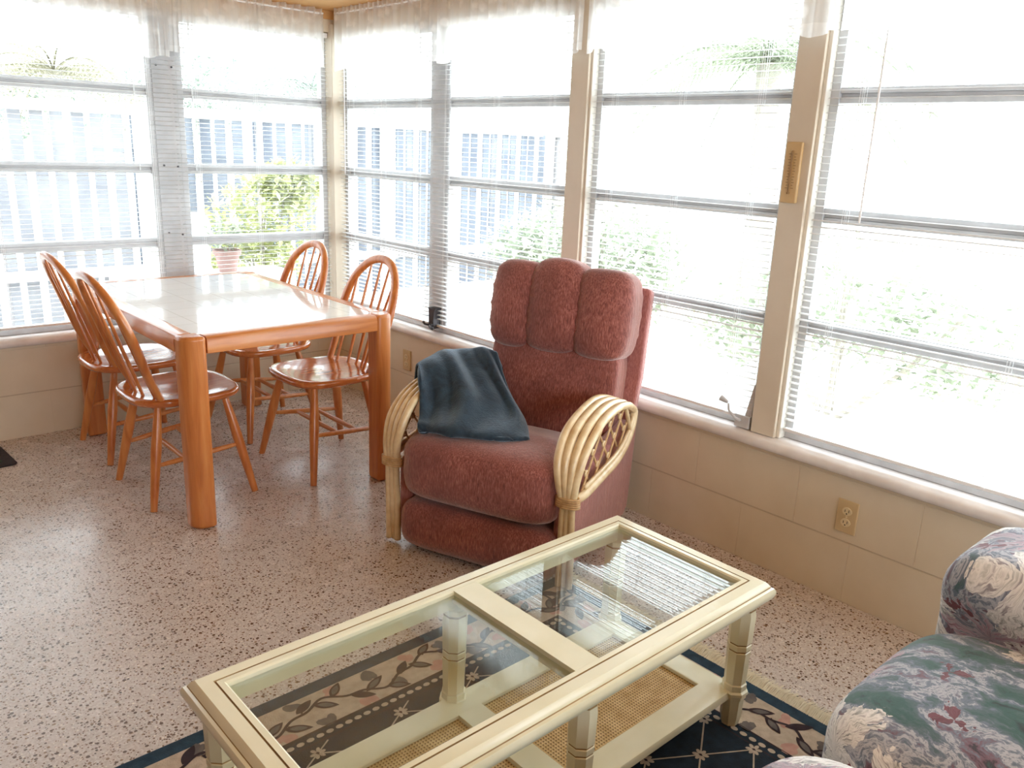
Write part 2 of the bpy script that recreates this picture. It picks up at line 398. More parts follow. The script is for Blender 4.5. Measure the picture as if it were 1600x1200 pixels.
def empty(name, loc=(0,0,0), rz=0):
    o=bpy.data.objects.new(name,None); C.objects.link(o); o.location=loc; o.rotation_euler=(0,0,rz); o.empty_display_size=.1; return o
def copy_tree(o, parent=None):
    c=o.copy(); C.objects.link(c); c.parent=parent
    for ch in list(o.children): copy_tree(ch,c)
    return c

# ---------------------------------------------------------------- room shell
struct(MB().box((-3.7,-6.3,-.08),(.12,.12,0)).build('floor','terrazzo',smooth=False))
struct(MB().box((-3.82,-6.42,2.131),(.12,.12,2.22)).build('ceiling','ceiling_wood',smooth=False))
A0,A1,B0,B1=-1.962,-1.866,-2.966,-2.872      # the two posts of the right wall
wr=MB().box((0,-6.3,0),(.12,.12,.452)).box((0,-6.3,2.02),(.12,.12,2.131)).box((0,-5.05,.452),(.12,-4.9,2.02)).box((0,-6.3,.452),(.12,-6.15,2.02))
struct(wr.build('wall_right','painted_block',smooth=False))
wb=MB().box((-3.7,0,0),(0,.12,.452)).box((-3.7,0,2.02),(0,.12,2.131)).box((-3.7,0,.452),(-3.3,.12,2.02))
struct(wb.build('wall_back','painted_block',smooth=False))
wl=MB().box((-3.82,-6.3,0),(-3.7,.12,2.131))
m_wood('wall_fill_cut', srgb(104,74,48), srgb(124,90,60), srgb(140,104,72), .5, 'Z', 0)  # unseen wall; dark brown wood added to cut the fill light
struct(wl.build('wall_left','wall_fill_cut',smooth=False))
wq=MB().box((-3.7,-6.42,0),(.12,-6.3,.9)).box((-3.7,-6.42,2.0),(.12,-6.3,2.131)).box((-3.7,-6.42,.9),(-3.1,-6.3,2.0)).box((-.3,-6.42,.9),(.12,-6.3,2.0))
struct(wq.build('wall_rear','painted_block',smooth=False))
# marble stools, posts, head and crown trims
def stool(axis, a, b):
    prof=[(-.022,.452),(-.032,.458),(-.036,.47),(-.034,.484),(-.024,.493),(.12,.497),(.12,.452)]
    m=MB()
    if axis=='x':   # right wall: profile in (x,z), extruded along y
        m.prism([(p,z) for p,z in prof],a,b,'y')
    else:
        m.add([(a,p,z) for p,z in prof]+[(b,p,z) for p,z in prof],
              [tuple(range(7)),tuple(range(13,6,-1))]+[(i,7+i,7+(i+1)%7,(i+1)%7) for i in range(7)])
    return m
struct(stool('x',-6.3,.0).build('trim_1','sill_marble',angle=50))
struct(stool('y',-3.3,-.037).build('trim_2','sill_marble',angle=50))
def post(n, lo, hi, mt='post_paint'):
    return struct(MB().box(lo,hi).build('trim_%d'%n,mt,bevel=.003))
post(3,(-.002,A0,.497),(.10,A1,2.02)); post(4,(-.002,B0,.497),(.10,B1,2.02))
post(5,(-.03,-.03,.497),(.10,.10,2.06))                       # corner post
post(6,(-.012,-6.3,2.085),(.0,-.012,2.131),'ceiling_wood'); post(7,(-3.7,-.012,2.085),(.0,.0,2.131),'ceiling_wood')
# whiter jambs lining the posts
post(8,(.012,A0-.012,.497),(.10,A0,2.02),'jamb_paint'); post(9,(.012,B0-.014,.497),(.10,B0,2.02),'jamb_paint')

BARS=[1.647,1.274,.905]
def window(n, axis, a, b, top=2.02, bot=.497, bars=BARS, x0=.045, mat_='aluminium', off=0):
    """awning window between a and b along the wall; axis 'x' = right wall (runs in y), 'y' = back wall (runs in x)"""
    def bx(m,s0,s1,d0,d1,z0,z1):
        d0+=off; d1+=off
        if axis=='x': m.box((d0,s0,z0),(d1,s1,z1))
        else: m.box((s0,d0,z0),(s1,d1,z1))
    root=empty('window_%d'%n, ((off+x0,(a+b)/2,bot) if axis=='x' else ((a+b)/2,off+x0,bot))); struct(root)
    loc=root.location
    f=MB()
    bx(f,a,b,x0,x0+.045,bot,bot+.035); bx(f,a,b,x0,x0+.045,top-.035,top)
    bx(f,a,a+.03,x0,x0+.045,bot+.035,top-.035); bx(f,b-.03,b,x0,x0+.045,bot+.035,top-.035)
    zs=[z for z in bars]
    for z in zs:
        bx(f,a+.03,b-.03,x0+.002,x0+.03,z+.006,z+.024); bx(f,a+.03,b-.03,x0+.006,x0+.034,z-.024,z-.006)
        bx(f,a+.03,b-.03,x0+.012,x0+.030,z-.006,z+.006)
    for v in f.v: v-=loc
    f.build('window_frame',mat_,root,bevel=.0015,seg=1)
    g=MB(); ed=[top-.035]+[q for z in zs for q in (z+.024,z-.024)]+[bot+.035]
    for i in range(0,len(ed),2):
        hi,lo=ed[i],ed[i+1]
        d=x0+.024+off
        if axis=='x': g.add([(d,a+.03,lo),(d,b-.03,lo),(d,b-.03,hi),(d,a+.03,hi)],[(0,1,2,3)])
        else: g.add([(a+.03,d,lo),(b-.03,d,lo),(b-.03,d,hi),(a+.03,d,hi)],[(0,1,2,3)])
    for v in g.v: v-=loc
    g.build('window_pane','window_glass',root,smooth=False)
    return root
MY0,MY1=-.985,-.885       # mullion, right wall
MX0,MX1=-.996,-.874       # mullion, back wall
win=[window(1,'y',-3.3,MX0), window(2,'y',MX1,-.03), window(3,'x',MY1,-.03), window(4,'x',A1,MY0),
     window(5,'x',B1,A0-.012), window(6,'x',-4.9,B0-.014), window(7,'x',-6.15,-5.05)]
struct(MB().box((.042,MY0,.497),(.09,MY1,2.02)).build('trim_10','aluminium',bevel=.003))
mb=MB().box((MX0,.042,.497),(MX1,.09,2.02))
struct(mb.build('trim_11','aluminium',bevel=.003))
bo=MB()
for (dx,z) in ((.025,1.77),(.1,1.765),(.03,1.29),(.1,1.285),(.03,.95),(.1,.94)):
    bo.tube([(MX0+dx,.042,z),(MX0+dx,.037,z)],.005,8)
struct(bo.build('trim_12','dark_metal'))
# crank operators: dark one on the mullion, grey one on window 5
def crank(win_, y, m_, s=1.0, flip=1):
    k=MB(); r=win_.location
    k.add([],[])
    k.prism([(y-.022,.52),(y+.022,.52),(y+.026,.53),(y+.02,.56),(y+.024,.615),(y+.03,.628),(y-.034,.632),(y-.022,.61),(y-.018,.56)],-.012,.034,'x')
    k.tube([(-.012,y-.01,.545),(-.028,y-.012,.54),(-.034,y-.034,.532),(-.034,y-.05,.528)],[.008,.007,.006,.006],8)
    k.tube([(-.034,y-.05,.528),(-.05,y-.052,.54)],[.009,.011],8)
    k.tube([(-.01,y+.02,.535),(-.026,y+.036,.54),(-.028,y+.046,.552)],[.006,.006,.008],8)
    for v in k.v: v-=r
    o=k.build('window_crank',m_,win_,bevel=.002,seg=1); return o
crank(win[3],-.955,'dark_metal')
k=MB(); r=win[4].location
k.box((.0,-2.862,.499),(.044,-2.80,.545)); k.prism([(-2.864,.545),(-2.835,.545),(-2.858,.66),(-2.868,.68)],.01,.042,'x')
k.tube([(.0,-2.825,.525),(-.02,-2.815,.535),(-.026,-2.79,.56),(-.026,-2.785,.585)],[.007,.006,.005,.005],8)
k.tube([(-.026,-2.782,.588),(-.03,-2.752,.6)],[.006,.012],10)
for v in k.v: v-=r
k.build('window_crank','aluminium',win[4],bevel=.002,seg=1)

# ---------------------------------------------------------------- blinds
def blind(axis, a, b, label, ztop=2.015, zbot=.535, tilt=3, wand=None):
    """aluminium mini blind; slats open flat"""
    mid=(a+b)/2; cx=.021; L=(b-a)/2
    root=empty('mini_blind',((cx,mid,ztop) if axis=='x' else (mid,cx,ztop)), 0 if axis=='x' else -pi/2)
    # local: slat width along x, length along y
    tag(root,label,'blind','white mini blinds')
    MB().box((-.0135,-L,-.026),(.0135,L,0)).build('headrail','white_vinyl',root,bevel=.002,seg=1)
    s=MB(); z=-.045; n=0; W=.0125; zb=zbot-ztop
    while z>zb+.02:
        dz=[random.uniform(-.0008,.0008) for _ in range(2)]
        ta=radians(tilt+random.uniform(-3,3))
        vs_=[]
        for e,yy in enumerate((-L,L)):
            for q in (-1,-.4,.4,1):
                vs_.append((q*W*cos(ta), yy, z+q*W*sin(ta)+.0022*(1-q*q)+dz[e]))
        s.add(vs_,[(0,1,5,4),(1,2,6,5),(2,3,7,6)]); z-=.0222; n+=1
    s.build('slats','slat_vinyl',root,angle=80)
    MB().box((-.011,-L,zb-.006),(.011,L,zb+.006)).build('bottom_rail','white_vinyl',root,bevel=.003,seg=2)
    cds=MB(); nc=3 if 2*L<1.1 else 4 if 2*L>1.6 else 3
    for i in range(nc):
        yy=-L+.11+(2*L-.22)*i/(nc-1)
        for xx in (-.0138,.0138):
            for d in (-.004,.004): cds.tube([(xx,yy+d,-.026),(xx,yy+d,zb)],.0008,4,cap=False)
    cds.build('ladder_cord','white_vinyl',root)
    if wand is not None:
        MB().tube([(-.02,wand,-.02),(-.026,wand,-.06),(-.028,wand,-.75)],[.002,.0035,.0035],6).build('tilt_wand','white_vinyl',root)
    return root
blind('y',-3.25,-.915,'long white mini blind left of the mullion behind the dining table',wand=1.0)
blind('y',-.90,-.034,'short white mini blind between back mullion and the room corner',wand=-.33)
blind('x',-.895,-.036,'narrow white mini blind right of the corner post, behind the far dining chairs',wand=.35)
blind('x',-1.856,-.915,'white mini blind behind the folded blue throw, left of the first tan post')
blind('x',-2.858,-1.985,'white mini blind between the two tan posts, behind the recliner')
blind('x',-4.85,-2.99,'wide white mini blind right of the post with the thermometer',wand=.76)

# ---------------------------------------------------------------- sheer valances on rods
def valance(axis, a, b, label, z0=1.82, z1=2.105, gathers=()):
    L=b-a; root=empty('valance',((-.05,a,z1) if axis=='x' else (a,-.05,z1)), pi/2 if axis=='x' else 0)
    tag(root,label,'valance','sheer lace valances')
    sg=1 if axis=='x' else -1     # local x runs along the wall; local y away from it
    nu=int(L*170)
    def fn(u,v):
        x=u*L; z=z0-z1+v*(z1-z0)
        fr=1-.35*v
        y=.010*sin(x*92+1.5*sin(x*11))*fr+.006*sin(x*47+2)*fr+.004*sin(x*190)*v
        zz=z+.008*sin(x*46+1)*(1-v)
        for g in gathers: y+=.012*sin(x*260)*math.exp(-((x-g)/.05)**2)
        return (x+.004*sin(x*130)*(1-v), y, zz)
    MB().grid(fn,nu,10).build('sheer_panel','sheer_lace',root,angle=180,uvf=lambda c:(c.x,c.z+z1-z0))
    MB().grid(lambda u,v:(u*L,.013*sin(u*L*150)-.000,-.004+.028*v+.004*sin(u*L*75)),nu,2).build('ruffle_header','sheer_lace',root,angle=180,uvf=lambda c:(c.x*2,c.z))
    MB().tube([(.001,0,0),(L-.001,0,0)],.005,8).build('curtain_rod','white_vinyl',root)
    return root
valance('y',-3.3,-.936,'sheer lace valance over the window left of the back mullion',z0=1.80,gathers=(2.3,))
valance('y',-.934,-.09,'short sheer lace valance over the back window beside the corner',z0=1.825,gathers=(.05,.45))
valance('x',-1.97,-.10,'gathered sheer lace valance from the corner to the first tan post',z0=1.818)
valance('x',-3.02,-1.99,'sheer lace valance spanning between the two tan posts',z0=1.818)
valance('x',-4.9,-3.04,'sheer lace valance right of the thermometer post',z0=1.83)

# ---------------------------------------------------------------- outlets, thermometer, knob
def outlet(y, z, label):
    root=empty('wall_outlet',(0,y,z)); tag(root,label,'outlet')
    MB().box((-.006,-.036,-.058),(0,.036,.058)).build('cover_plate','tan_plastic',root,bevel=.003)
    for s_ in (.02,-.02):
        m=MB(); pr=[(.0165*cos(t),.014*sin(t)) for t in [2*pi*i/20 for i in range(20)]]
        m.prism([(p[0],p[1]+s_) for p in pr],-.009,-.005,'x')
        f=m.build('socket','outlet_face',root)
        q=MB(); q.box((-.0095,-.0075,s_-.003),(-.0088,-.0055,s_+.007)).box((-.0095,.0055,s_-.003),(-.0088,.0075,s_+.006)).tube([(-.0095,0,s_-.008),(-.0088,0,s_-.008)],.0025,8)
        q.build('socket_slots','dark_slot',f,smooth=False)
    MB().tube([(-.0075,0,0),(-.0058,0,0)],.003,10).build('plate_screw','outlet_face',root)
outlet(-3.269,.308,'almond duplex outlet low on wall between coffee table and sofa')
outlet(-.727,.298,'almond duplex outlet behind dining table leg, left of the recliner')
root=empty('thermometer',(-.002,-2.910,1.405)); tag(root,'small tan wall thermometer mounted on the right-hand post','thermometer')
MB().box((-.014,-.029,-.097),(0,.029,.097)).build('backing','tan_thermo',root,bevel=.004)
MB().tube([(-.016,0,-.062),(-.016,0,.07)],.0028,8).tube([(-.016,0,-.068),(-.016,0,-.062)],.005,10).build('glass_tube','thermo_ink',root)
m=MB()
for i in range(13):
    z=-.05+i*.009; w_=.009 if i%2==0 else .006
    m.box((-.0146,-.006-w_,z),(-.0138,-.006,z+.0018)).box((-.0146,.006,z),(-.0138,.006+w_,z+.0018))
m.build('degree_scale','thermo_ink',root,smooth=False)
m=MB().lathe([(.004,-.002),(.011,-.001),(.0145,.006),(.0135,.014),(.008,.020),(.002,.022)],20)
tag(m.build('round_knob','dark_metal',loc=(-.018,-3.788,.496)),'small round grey knob sitting on the sill above the sofa','knob')

# ---------------------------------------------------------------- dining table
T=empty('dining_table',(-1.0495,-.79,0)); tag(T,'honey oak dining table with glossy white tiled top','table')
hx,hy=.4525,.70
def tleg(sx,sy):
    # quarter round outer corner
    lw=.088; r=.056; X,Y=sx*hx,sy*hy; x1,y1=X-sx*lw,Y-sy*lw
    pts=[(x1,y1),(X,y1)]
    if True:
        cx,cy=X-sx*r,Y-sy*r
        a0,a1=(0 if sx>0 else pi),(pi/2 if sy>0 else -pi/2)
        if sx<0: a0=pi; a1=pi/2 if sy>0 else 3*pi/2
        for i in range(9):
            a=a0+(a1-a0)*i/8; pts.append((cx+r*cos(a),cy+r*sin(a)))
    pts.append((x1,Y))
    m=MB().prism(pts,.0,.75,'z'); return m
for sx in (-1,1):
    for sy in (-1,1):
        o=tleg(sx,sy).build('leg','honey_oak',T,bevel=.014,seg=4,angle=50)
def rail(axis,sgn):
    # rounded apron rail with top flush
    e=.0; pr=[(0,.685),(.0,.73),(-.006,.743),(-.018,.7485),(-.062,.7485),(-.062,.738),(-.040,.738),(-.040,.685)]
    m=MB(); n=len(pr)
    if axis=='x':
        a,b=-hx+.089,hx-.089; vs_=[(a,sgn*(hy-.002+p),z) for p,z in pr]+[(b,sgn*(hy-.002+p),z) for p,z in pr]
    else:
        a,b=-hy+.089,hy-.089; vs_=[(sgn*(hx-.002+p),a,z) for p,z in pr]+[(sgn*(hx-.002+p),b,z) for p,z in pr]
    m.add(vs_,[tuple(range(n)),tuple(range(2*n-1,n-1,-1))]+[(i,n+i,n+(i+1)%n,(i+1)%n) for i in range(n)])
    return m
for s_ in (-1,1):
    rail('x',s_).build('apron','honey_oak_x',T,bevel=.002); rail('y',s_).build('apron','honey_oak_y',T,bevel=.002)
MB().box((-hx+.0645,-hy+.0645,.722),(hx-.0645,hy-.0645,.7475)).build('tiled_top','white_tiles',T,bevel=.0015,seg=1)

# ---------------------------------------------------------------- windsor chairs (local front = -y)
def windsor():
    R=empty('dining_chair')
    # saddle seat
    def seat_fn(w_,q):
        x,y,z=w_
        x*=1-.10*((y+.22)/.44)                      # narrows to the rear
        if z>0:
            d=max(0,1-(x/.18)**2-((y-.01)/.18)**2); z-=.012*d
            z+=.004*max(0,-y/.2)
        else: z*=1+.0; x*=.965 ; y*=.965
        return Vector((x,y,z))
    s=MB()
    N=48; rings=[]
    def outline(t,k):
        c,s2=cos(t),sin(t); e=.62
        x=abs(c)**e*(1 if c>0 else -1)*.232; y=abs(s2)**(.7)*(1 if s2>0 else -1)*.222
        x*=1-.11*((y+.22)/.44); return x*k,y*k
    zt=.445
    prof=[(0,'b',.0),(.55,'b',0),(.90,'b',0),(.965,'b',.004),(1.0,'b',.014),(1.0,'t',-.010),(.985,'t',-.002),(.95,'t',0)]
    for k,side,dz in prof:
        z=(zt-.034 if side=='b' else zt)+dz
        rings.append([(*outline(2*pi*i/N,max(k,.001)),z) for i in range(N)])
    for k in (.85,.7,.5,.3,.12,.001):
        rr=[]
        for i in range(N):
            x,y=outline(2*pi*i/N,k); d=(1-k/.95)
            rr.append((x,y,zt-.013*min(1,d*2.2)*(1-.5*max(0,-y/.2))))
        rings.append(rr)
    vs_=[p for r_ in rings for p in r_]
    fs=[(j*N+i,j*N+(i+1)%N,(j+1)*N+(i+1)%N,(j+1)*N+i) for j in range(len(rings)-1) for i in range(N)]
    s.add(vs_,fs); s.build('seat','seat_oak',R,angle=60)
    feet=[(-.248,-.205),(.248,-.205),(-.208,.202),(.208,.202)]
    tops=[(-.150,-.135),(.150,-.135),(-.125,.125),(.125,.125)]
    P=[]
    for (fx,fy),(tx,ty) in zip(feet,tops):
        a=Vector((tx,ty,.415)); b=Vector((fx,fy,0)); P.append((a,b))
        ts=[0,.1,.25,.42,.6,.8,1]; rs=[.0135,.0155,.0185,.021,.019,.0165,.0135]
        pts=[a.lerp(b,t) for t in ts]; pts[-1].z=.0
        MB().tube(pts,rs,12).build('leg','honey_oak',R,angle=60)
    def at(i,t): return P[i][0].lerp(P[i][1],t)
    def st(p,q,r=.0105):
        MB().tube([p.lerp(q,t) for t in (0,.15,.5,.85,1)],[r*.7,r*.95,r*1.15,r*.95,r*.7],10).build('stretcher','honey_oak_x',R,angle=60)
    st(at(0,.50),at(2,.58)); st(at(1,.50),at(3,.58))
    l0,l1=at(0,.50).lerp(at(2,.58),.36),at(1,.50).lerp(at(3,.58),.36); st(l0,l1)
    l0,l1=at(0,.50).lerp(at(2,.58),.66),at(1,.50).lerp(at(3,.58),.66); st(l0,l1)
    # hoop in a leaning plane
    def bp(x,h):  # h above seat
        return Vector((x,.125+.05*min(1,h/.1)*.2+h*.335+.02*(1-(x/.2)**2)*min(1,h/.25),zt-.01+h))
    hp=[(-.172,0),(-.185,.10),(-.198,.21),(-.194,.31),(-.160,.405),(-.090,.468),(0,.488),(.090,.468),(.160,.405),(.194,.31),(.198,.21),(.185,.10),(.172,0)]
    pts=spline([bp(x,h) for x,h in hp],6)
    n=len(pts); rs=[.014+.003*sin(pi*min(1,abs(i/(n-1)-.5)*2)) for i in range(n)]
    MB().tube(pts,rs,12,flat=1.35,upv=(0,1,-.3)).build('back_hoop','honey_oak',R,angle=60)
    for i in range(5):
        u=(i-2)/2; xb,xt=u*.115,u*.150
        ht=.488*(1-.0)-(0 if i==2 else (.028 if abs(u)==.5 else .085)); 
        a=bp(xb,0)+Vector((0,.035*(1-u*u)+.005,0)); b=bp(xt,ht-.004)
        MB().tube([a.lerp(b,t) for t in (0,.3,.6,1)],[.0065,.0078,.0068,.005],8).build('spindle','honey_oak',R,angle=60)
    return R
CH=[((-.725,-1.105),-pi/2-.00,'honey oak spindle-back chair right of table, nearer the recliner'),
    ((-.715,-.46),-pi/2,'honey oak spindle-back chair right of table, nearest the room corner'),
    ((-1.357,-1.005),pi/2,'honey oak spindle-back chair left of table, beside the near table leg'),
    ((-1.335,-.402),pi/2,'honey oak spindle-back chair left of table, farther one by the back wall')]
ch0=windsor()
for i,(p,rz,lab) in enumerate(CH):
    o=ch0 if i==0 else copy_tree(ch0)
    o.location=(p[0],p[1],0); o.rotation_euler=(0,0,rz); tag(o,lab,'chair','spindle-back dining chairs')

# ---------------------------------------------------------------- recliner (local front = -y, posts at y=0)
RC=empty('recliner',(-.829,-2.325,0),radians(-69)); tag(RC,'rose red upholstered recliner with curved rattan arms','recliner')
MB().box((-.25,.08,.0),(.25,.62,.05)).build('base','base_recess_shade',RC,bevel=.01)
for s_ in (-1,1):
    pl=[(.03,.045),(.62,.03),(.665,.06),(.70,.34),(.705,.43),(.60,.44),(.30,.40),(.03,.33)]
    a,b=(.285,.345) if s_>0 else (-.345,-.285)
    MB().prism(pl,a,b,'x').build('side_panel','rose_chenille_side',RC,bevel=.018,seg=4)
def wr_(w_,q,amp=.004,f=60):
    return amp*sin(f*w_.x+3*sin(20*w_.z))
def seat_d(w_,q):
    v=w_.copy()
    if v.y<-.1: v.y-=.03*(1-q.z*q.z)*(1-.5*q.x*q.x)
    v.z+= .018*(1-q.x*q.x) if v.z>0 else 0
    if v.z>0: v.z-=max(0,(v.y+.05))*.26
    e=max(0,abs(q.x)-.82)/.18
    if e>0: v.z+=.004*sin(90*v.y)*e; v.y+=.004*sin(70*v.z)*e
    return v
MB().puff((0.005,.235,.333),(.615,.58,.238),6.5,22,seat_d).build('seat_cushion','rose_chenille',RC,angle=180)
def foot_d(w_,q):
    v=w_.copy()
    if q.y<0: v.y-=.02*(1-q.z*q.z)
    v.y+=.045*max(0,-q.z)**3
    return v
MB().puff((0.005,.045,.104),(.60,.17,.212),6,20,foot_d).build('footrest','rose_chenille',RC,angle=180)
# back: leaning frame
lean=math.atan2(.18,1)
BM=Matrix.Translation((0,.485,.33))@Matrix.Rotation(-lean,4,'X')
def low_d(w_,q):
    v=w_.copy()
    if q.y<0: v.y-=.022*(1-q.x*q.x)*(1-q.z*q.z)
    if q.z>.7 and q.y<0: v.y+=.006*sin(v.x*75)*(q.z-.7)/.3
    return v
MB().puff((.03,.055,.20),(.545,.15,.44),8,20,low_d,M=BM).build('back_cushion','rose_chenille',RC,angle=180)
def head_d(k,wd,ht):
    def f(w_,q):
        v=w_.copy()
        if q.y<0: v.y-=.034*(1-q.x*q.x)*(1-.75*q.z*q.z)
        if q.z>0: v.z+=ht*(1-q.x*q.x)*q.z
        else: v.z-=.014*(1-q.x*q.x)*(-q.z)
        e=max(0,abs(q.x)-.45)/.55
        v.x+=k*.010*(1-q.z*q.z)
        v.y+=.005*e*sin(95*v.z+k)+.0035*e*sin(170*v.z)
        return v
    return f
for x,wd,ht,zc in ((-.152,.192,.012,.530),(.022,.246,.034,.530),(.213,.228,.010,.530)):
    k=-1 if x<-.05 else 1 if x>.05 else 0
    MB().puff((x,.035,zc),(wd,.17,.325),5,20,head_d(k,wd,ht),M=BM).build('headrest_puff','rose_chenille',RC,angle=180)
wing=[(-.315,-.02),(.335,-.02),(.358,.30),(.356,.635),(.34,.648),(-.20,.635),(-.225,.62),(-.30,.30)]
MB().prism(wing,.110,.158,'y',M=BM).build('back_shell','rose_chenille_side',RC,bevel=.02,seg=4)
# rattan arms
def arm(s_):
    R_=empty('rattan_arm',(s_*.35,0,0)); R_.parent=RC
    def canes(pts,r,nm,k=8): return MB().tube(spline(pts,k),r,10).build(nm,'rattan',R_,angle=180)
    # front post canes (local x outward = s_)
    for j,dx in enumerate((-.024,0,.024)):
        canes([(s_*dx*.8,.012 if j==1 else .004,.012),(s_*dx*.8,.004,.12),(s_*dx*.7,-.002,.25),(s_*dx*.62,-.004,.335)],.0125,'cane')
    for j in range(4):
        o=(-.048,-.021,.008,.036)[j]
        hgt=(.012,.008,.003,-.006)[j]; fw=(-.022,-.014,-.004,.008)[j]
        c=(j-1.5)*.012
        canes([(s_*c,-.004,.335),(s_*(c+o)*.45,-.006+fw*.5,.40),(s_*o*.9,.02+fw,.475),(s_*o,.085+fw,.535+hgt),(s_*o,.19,.572+hgt),(s_*o,.33,.580+hgt),(s_*o*.8,.46,.552+hgt*.6),(s_*o*.45,.575,.498)],.0150,'cane')
    # lower loop
    low=[(s_*.014,.0,.335),(s_*.03,.06,.338),(s_*.034,.20,.352),(s_*.034,.36,.368),(s_*.030,.475,.408),(s_*.022,.55,.455),(s_*.016,.575,.496)]
    canes(low,.0165,'cane')
    canes([(x-s_*.002,y+.01,z+.022) for x,y,z in low[1:-1]],.009,'cane')
    canes([(s_*.028,.505,.44),(s_*.028,.47,.50),(s_*.028,.43,.555)],.008,'cane')
    wr=MB()
    for i in range(5): wr.tube([(cos(t)*.041,-.003+sin(t)*.021,.315+i*.0075) for t in [2*pi*q/20 for q in range(20)]],.0045,6,closed=True)
    wr.build('cane_binding','rattan_wrap',R_,angle=180)
    # lattice between arch and lower loop
    arch=[(.0,.335),(.012,.40),(.05,.48),(.10,.528),(.19,.560),(.33,.568),(.46,.545),(.56,.498)]
    lo=[(.0,.335),(.06,.345),(.20,.362),(.36,.38),(.475,.42),(.56,.498)]
    def inter(tab,y):
        for (a,b),(c,d) in zip(tab,tab[1:]):
            if a<=y<=c: return b+(d-b)*(y-a)/(c-a)
        return None
    L=MB(); cross=[]
    for sl in (1.15,-1.15):
        kk=[-.9+.118*i for i in range(24)]
        for c0 in kk:
            run=[]
            for i in range(121):
                y=.02+i*.004; 
                if y>.50: break
                z=c0+sl*y; u=inter(arch,y); d=inter(lo,y)
                if u and d<z<u-.0: run.append((s_*(.018+(.004 if sl>0 else -.004)),y,z))
            if len(run)>3: L.tube([run[0],run[-1]],.0042,6)
    for a in [-.9+.118*i for i in range(24)]:
        for b in [-.9+.118*i for i in range(24)]:
            y=(b-a)/2.3; z=a+1.15*y
            if .03<y<.49:
                u=inter(arch,y); d=inter(lo,y)
                if d+.008<z<u-.008: cross.append((y,z))
    L.build('lattice','rattan_wrap',R_)
    K=MB()
    for y,z in cross:
        K.tube([(s_*.018,y+.0095*cos(t),z+.0095*sin(t)) for t in [2*pi*q/12 for q in range(12)]],.0048,6,closed=True)
    K.build('lattice_ring','rattan',R_,angle=180)
arm(1); arm(-1)

# blanket draped over the left arm (built in recliner coordinates, resting on it)
def blanket():
    G=[[(-.415,.24,.50),(-.415,.34,.50),(-.36,.50,.50),(-.26,.545,.55),(-.17,.53,.56)],
       [(-.40,.235,.622),(-.395,.36,.640),(-.33,.455,.650),(-.245,.465,.668),(-.180,.465,.655)],
       [(-.335,.15,.612),(-.30,.25,.650),(-.235,.32,.615),(-.150,.37,.60),(-.095,.40,.545)],
       [(-.275,.075,.500),(-.215,.12,.535),(-.125,.17,.545),(-.02,.23,.515),(.035,.29,.470)],
       [(-.240,.005,.478),(-.155,-.005,.484),(-.06,.01,.488),(.05,.055,.482),(.125,.145,.462)],
       [(-.235,.01,.462),(-.150,.00,.470),(-.058,.015,.472),(.046,.062,.468),(.118,.152,.448)]]
    G=[[Vector(p) for p in r_] for r_ in G]
    def cr(a,b,c,d,t): return .5*((2*b)+(c-a)*t+(2*a-5*b+4*c-d)*t*t+(3*b-a-3*c+d)*t**3)
    def row(r_,t):
        n=len(r_)-1; x=t*n; i=min(int(x),n-1); f=x-i
        return cr(r_[max(i-1,0)],r_[i],r_[i+1],r_[min(i+2,n)],f)
    def fn(u,v):
        rows=[row(r_,u) for r_ in G]; p=row(rows,v)
        k=sin(pi*min(1,max(0,(v-.12)/.8)))
        f=.017*sin(u*14+4.5*v+1.6*sin(v*7))*k+.009*sin(u*29-8*v+sin(9*v))*k
        f+=.009*sin(v*24+u*5+1.5*sin(u*8))*max(0,v-.45)*2
        hem=.006*math.exp(-((v-.93)/.02)**2)+.006*math.exp(-((u-.97)/.02)**2)
        n=Vector((.35,-.72,.6)).normalized()
        e=max(0,v-.82)/.18
        return p+n*(f+hem+.012)+Vector((.012*sin(u*23)*e,-.016*sin(u*17+1)*e,0))
    M=Matrix.Translation((-.829,-2.325,0))@Matrix.Rotation(radians(-69),4,'Z')
    o0=Vector((-.25,.25,.50))
    b=MB().grid(lambda u,v:Vector(fn(u,v))-o0,64,72).build('throw_blanket','plush_blue',angle=180,solid=.014)
    b.location=M@o0; b.rotation_euler=(0,0,radians(-69)); 
    return tag(b,'dark slate blue plush throw draped over the recliner arm and seat','blanket')
blanket()

# ---------------------------------------------------------------- coffee table
X0,X1,Y0,Y1,ZT=-2.083,-.783,-3.462,-2.925,.42
CT=empty('coffee_table',((X0+X1)/2,(Y0+Y1)/2,0)); tag(CT,'cream painted coffee table with two glass panels and cane shelf','table')
LX,LY=(X1-X0)/2,(Y1-Y0)/2
def ring(m, lx, ly, prof, mis=None):
    n=len(prof); vs_=[]
    for d,z in prof:
        a,b=lx-d,ly-d; vs_+=[(-a,-b,z),(a,-b,z),(a,b,z),(-a,b,z)]
    for i in range(n):
        j=(i+1)%n
        fs=[(i*4+k,i*4+(k+1)%4,j*4+(k+1)%4,j*4+k) for k in range(4)]
        b=len(m.v) if i==0 else base
        if i==0: base=len(m.v); m.v+=[Vector(p) for p in vs_]
        for f in fs: m.f.append([base+q for q in f]); m.m.append(mis[i] if mis else 0)
    return m
m=MB()
prof=[(.012,.365),(.006,.372),(.0,.385),(.0,.394),(.004,.402),(.010,.404),(.011,.4065),(.016,.414),(.022,.4195),(.040,.4205),(.0485,.4205),(.0495,.4175),(.0515,.4175),(.0525,.4205),(.064,.4205),(.068,.417),(.0685,.400),(.060,.398),(.060,.365)]
mis=[0]*len(prof); mis[5]=1; mis[10]=mis[11]=mis[12]=1
ring(m,LX,LY,prof,mis)
dx0,dx1=-1.451-(X0+X1)/2,-1.380-(X0+X1)/2; iy=LY-.062
m.box((dx0,-iy,.385),(dx1,iy,.4195))
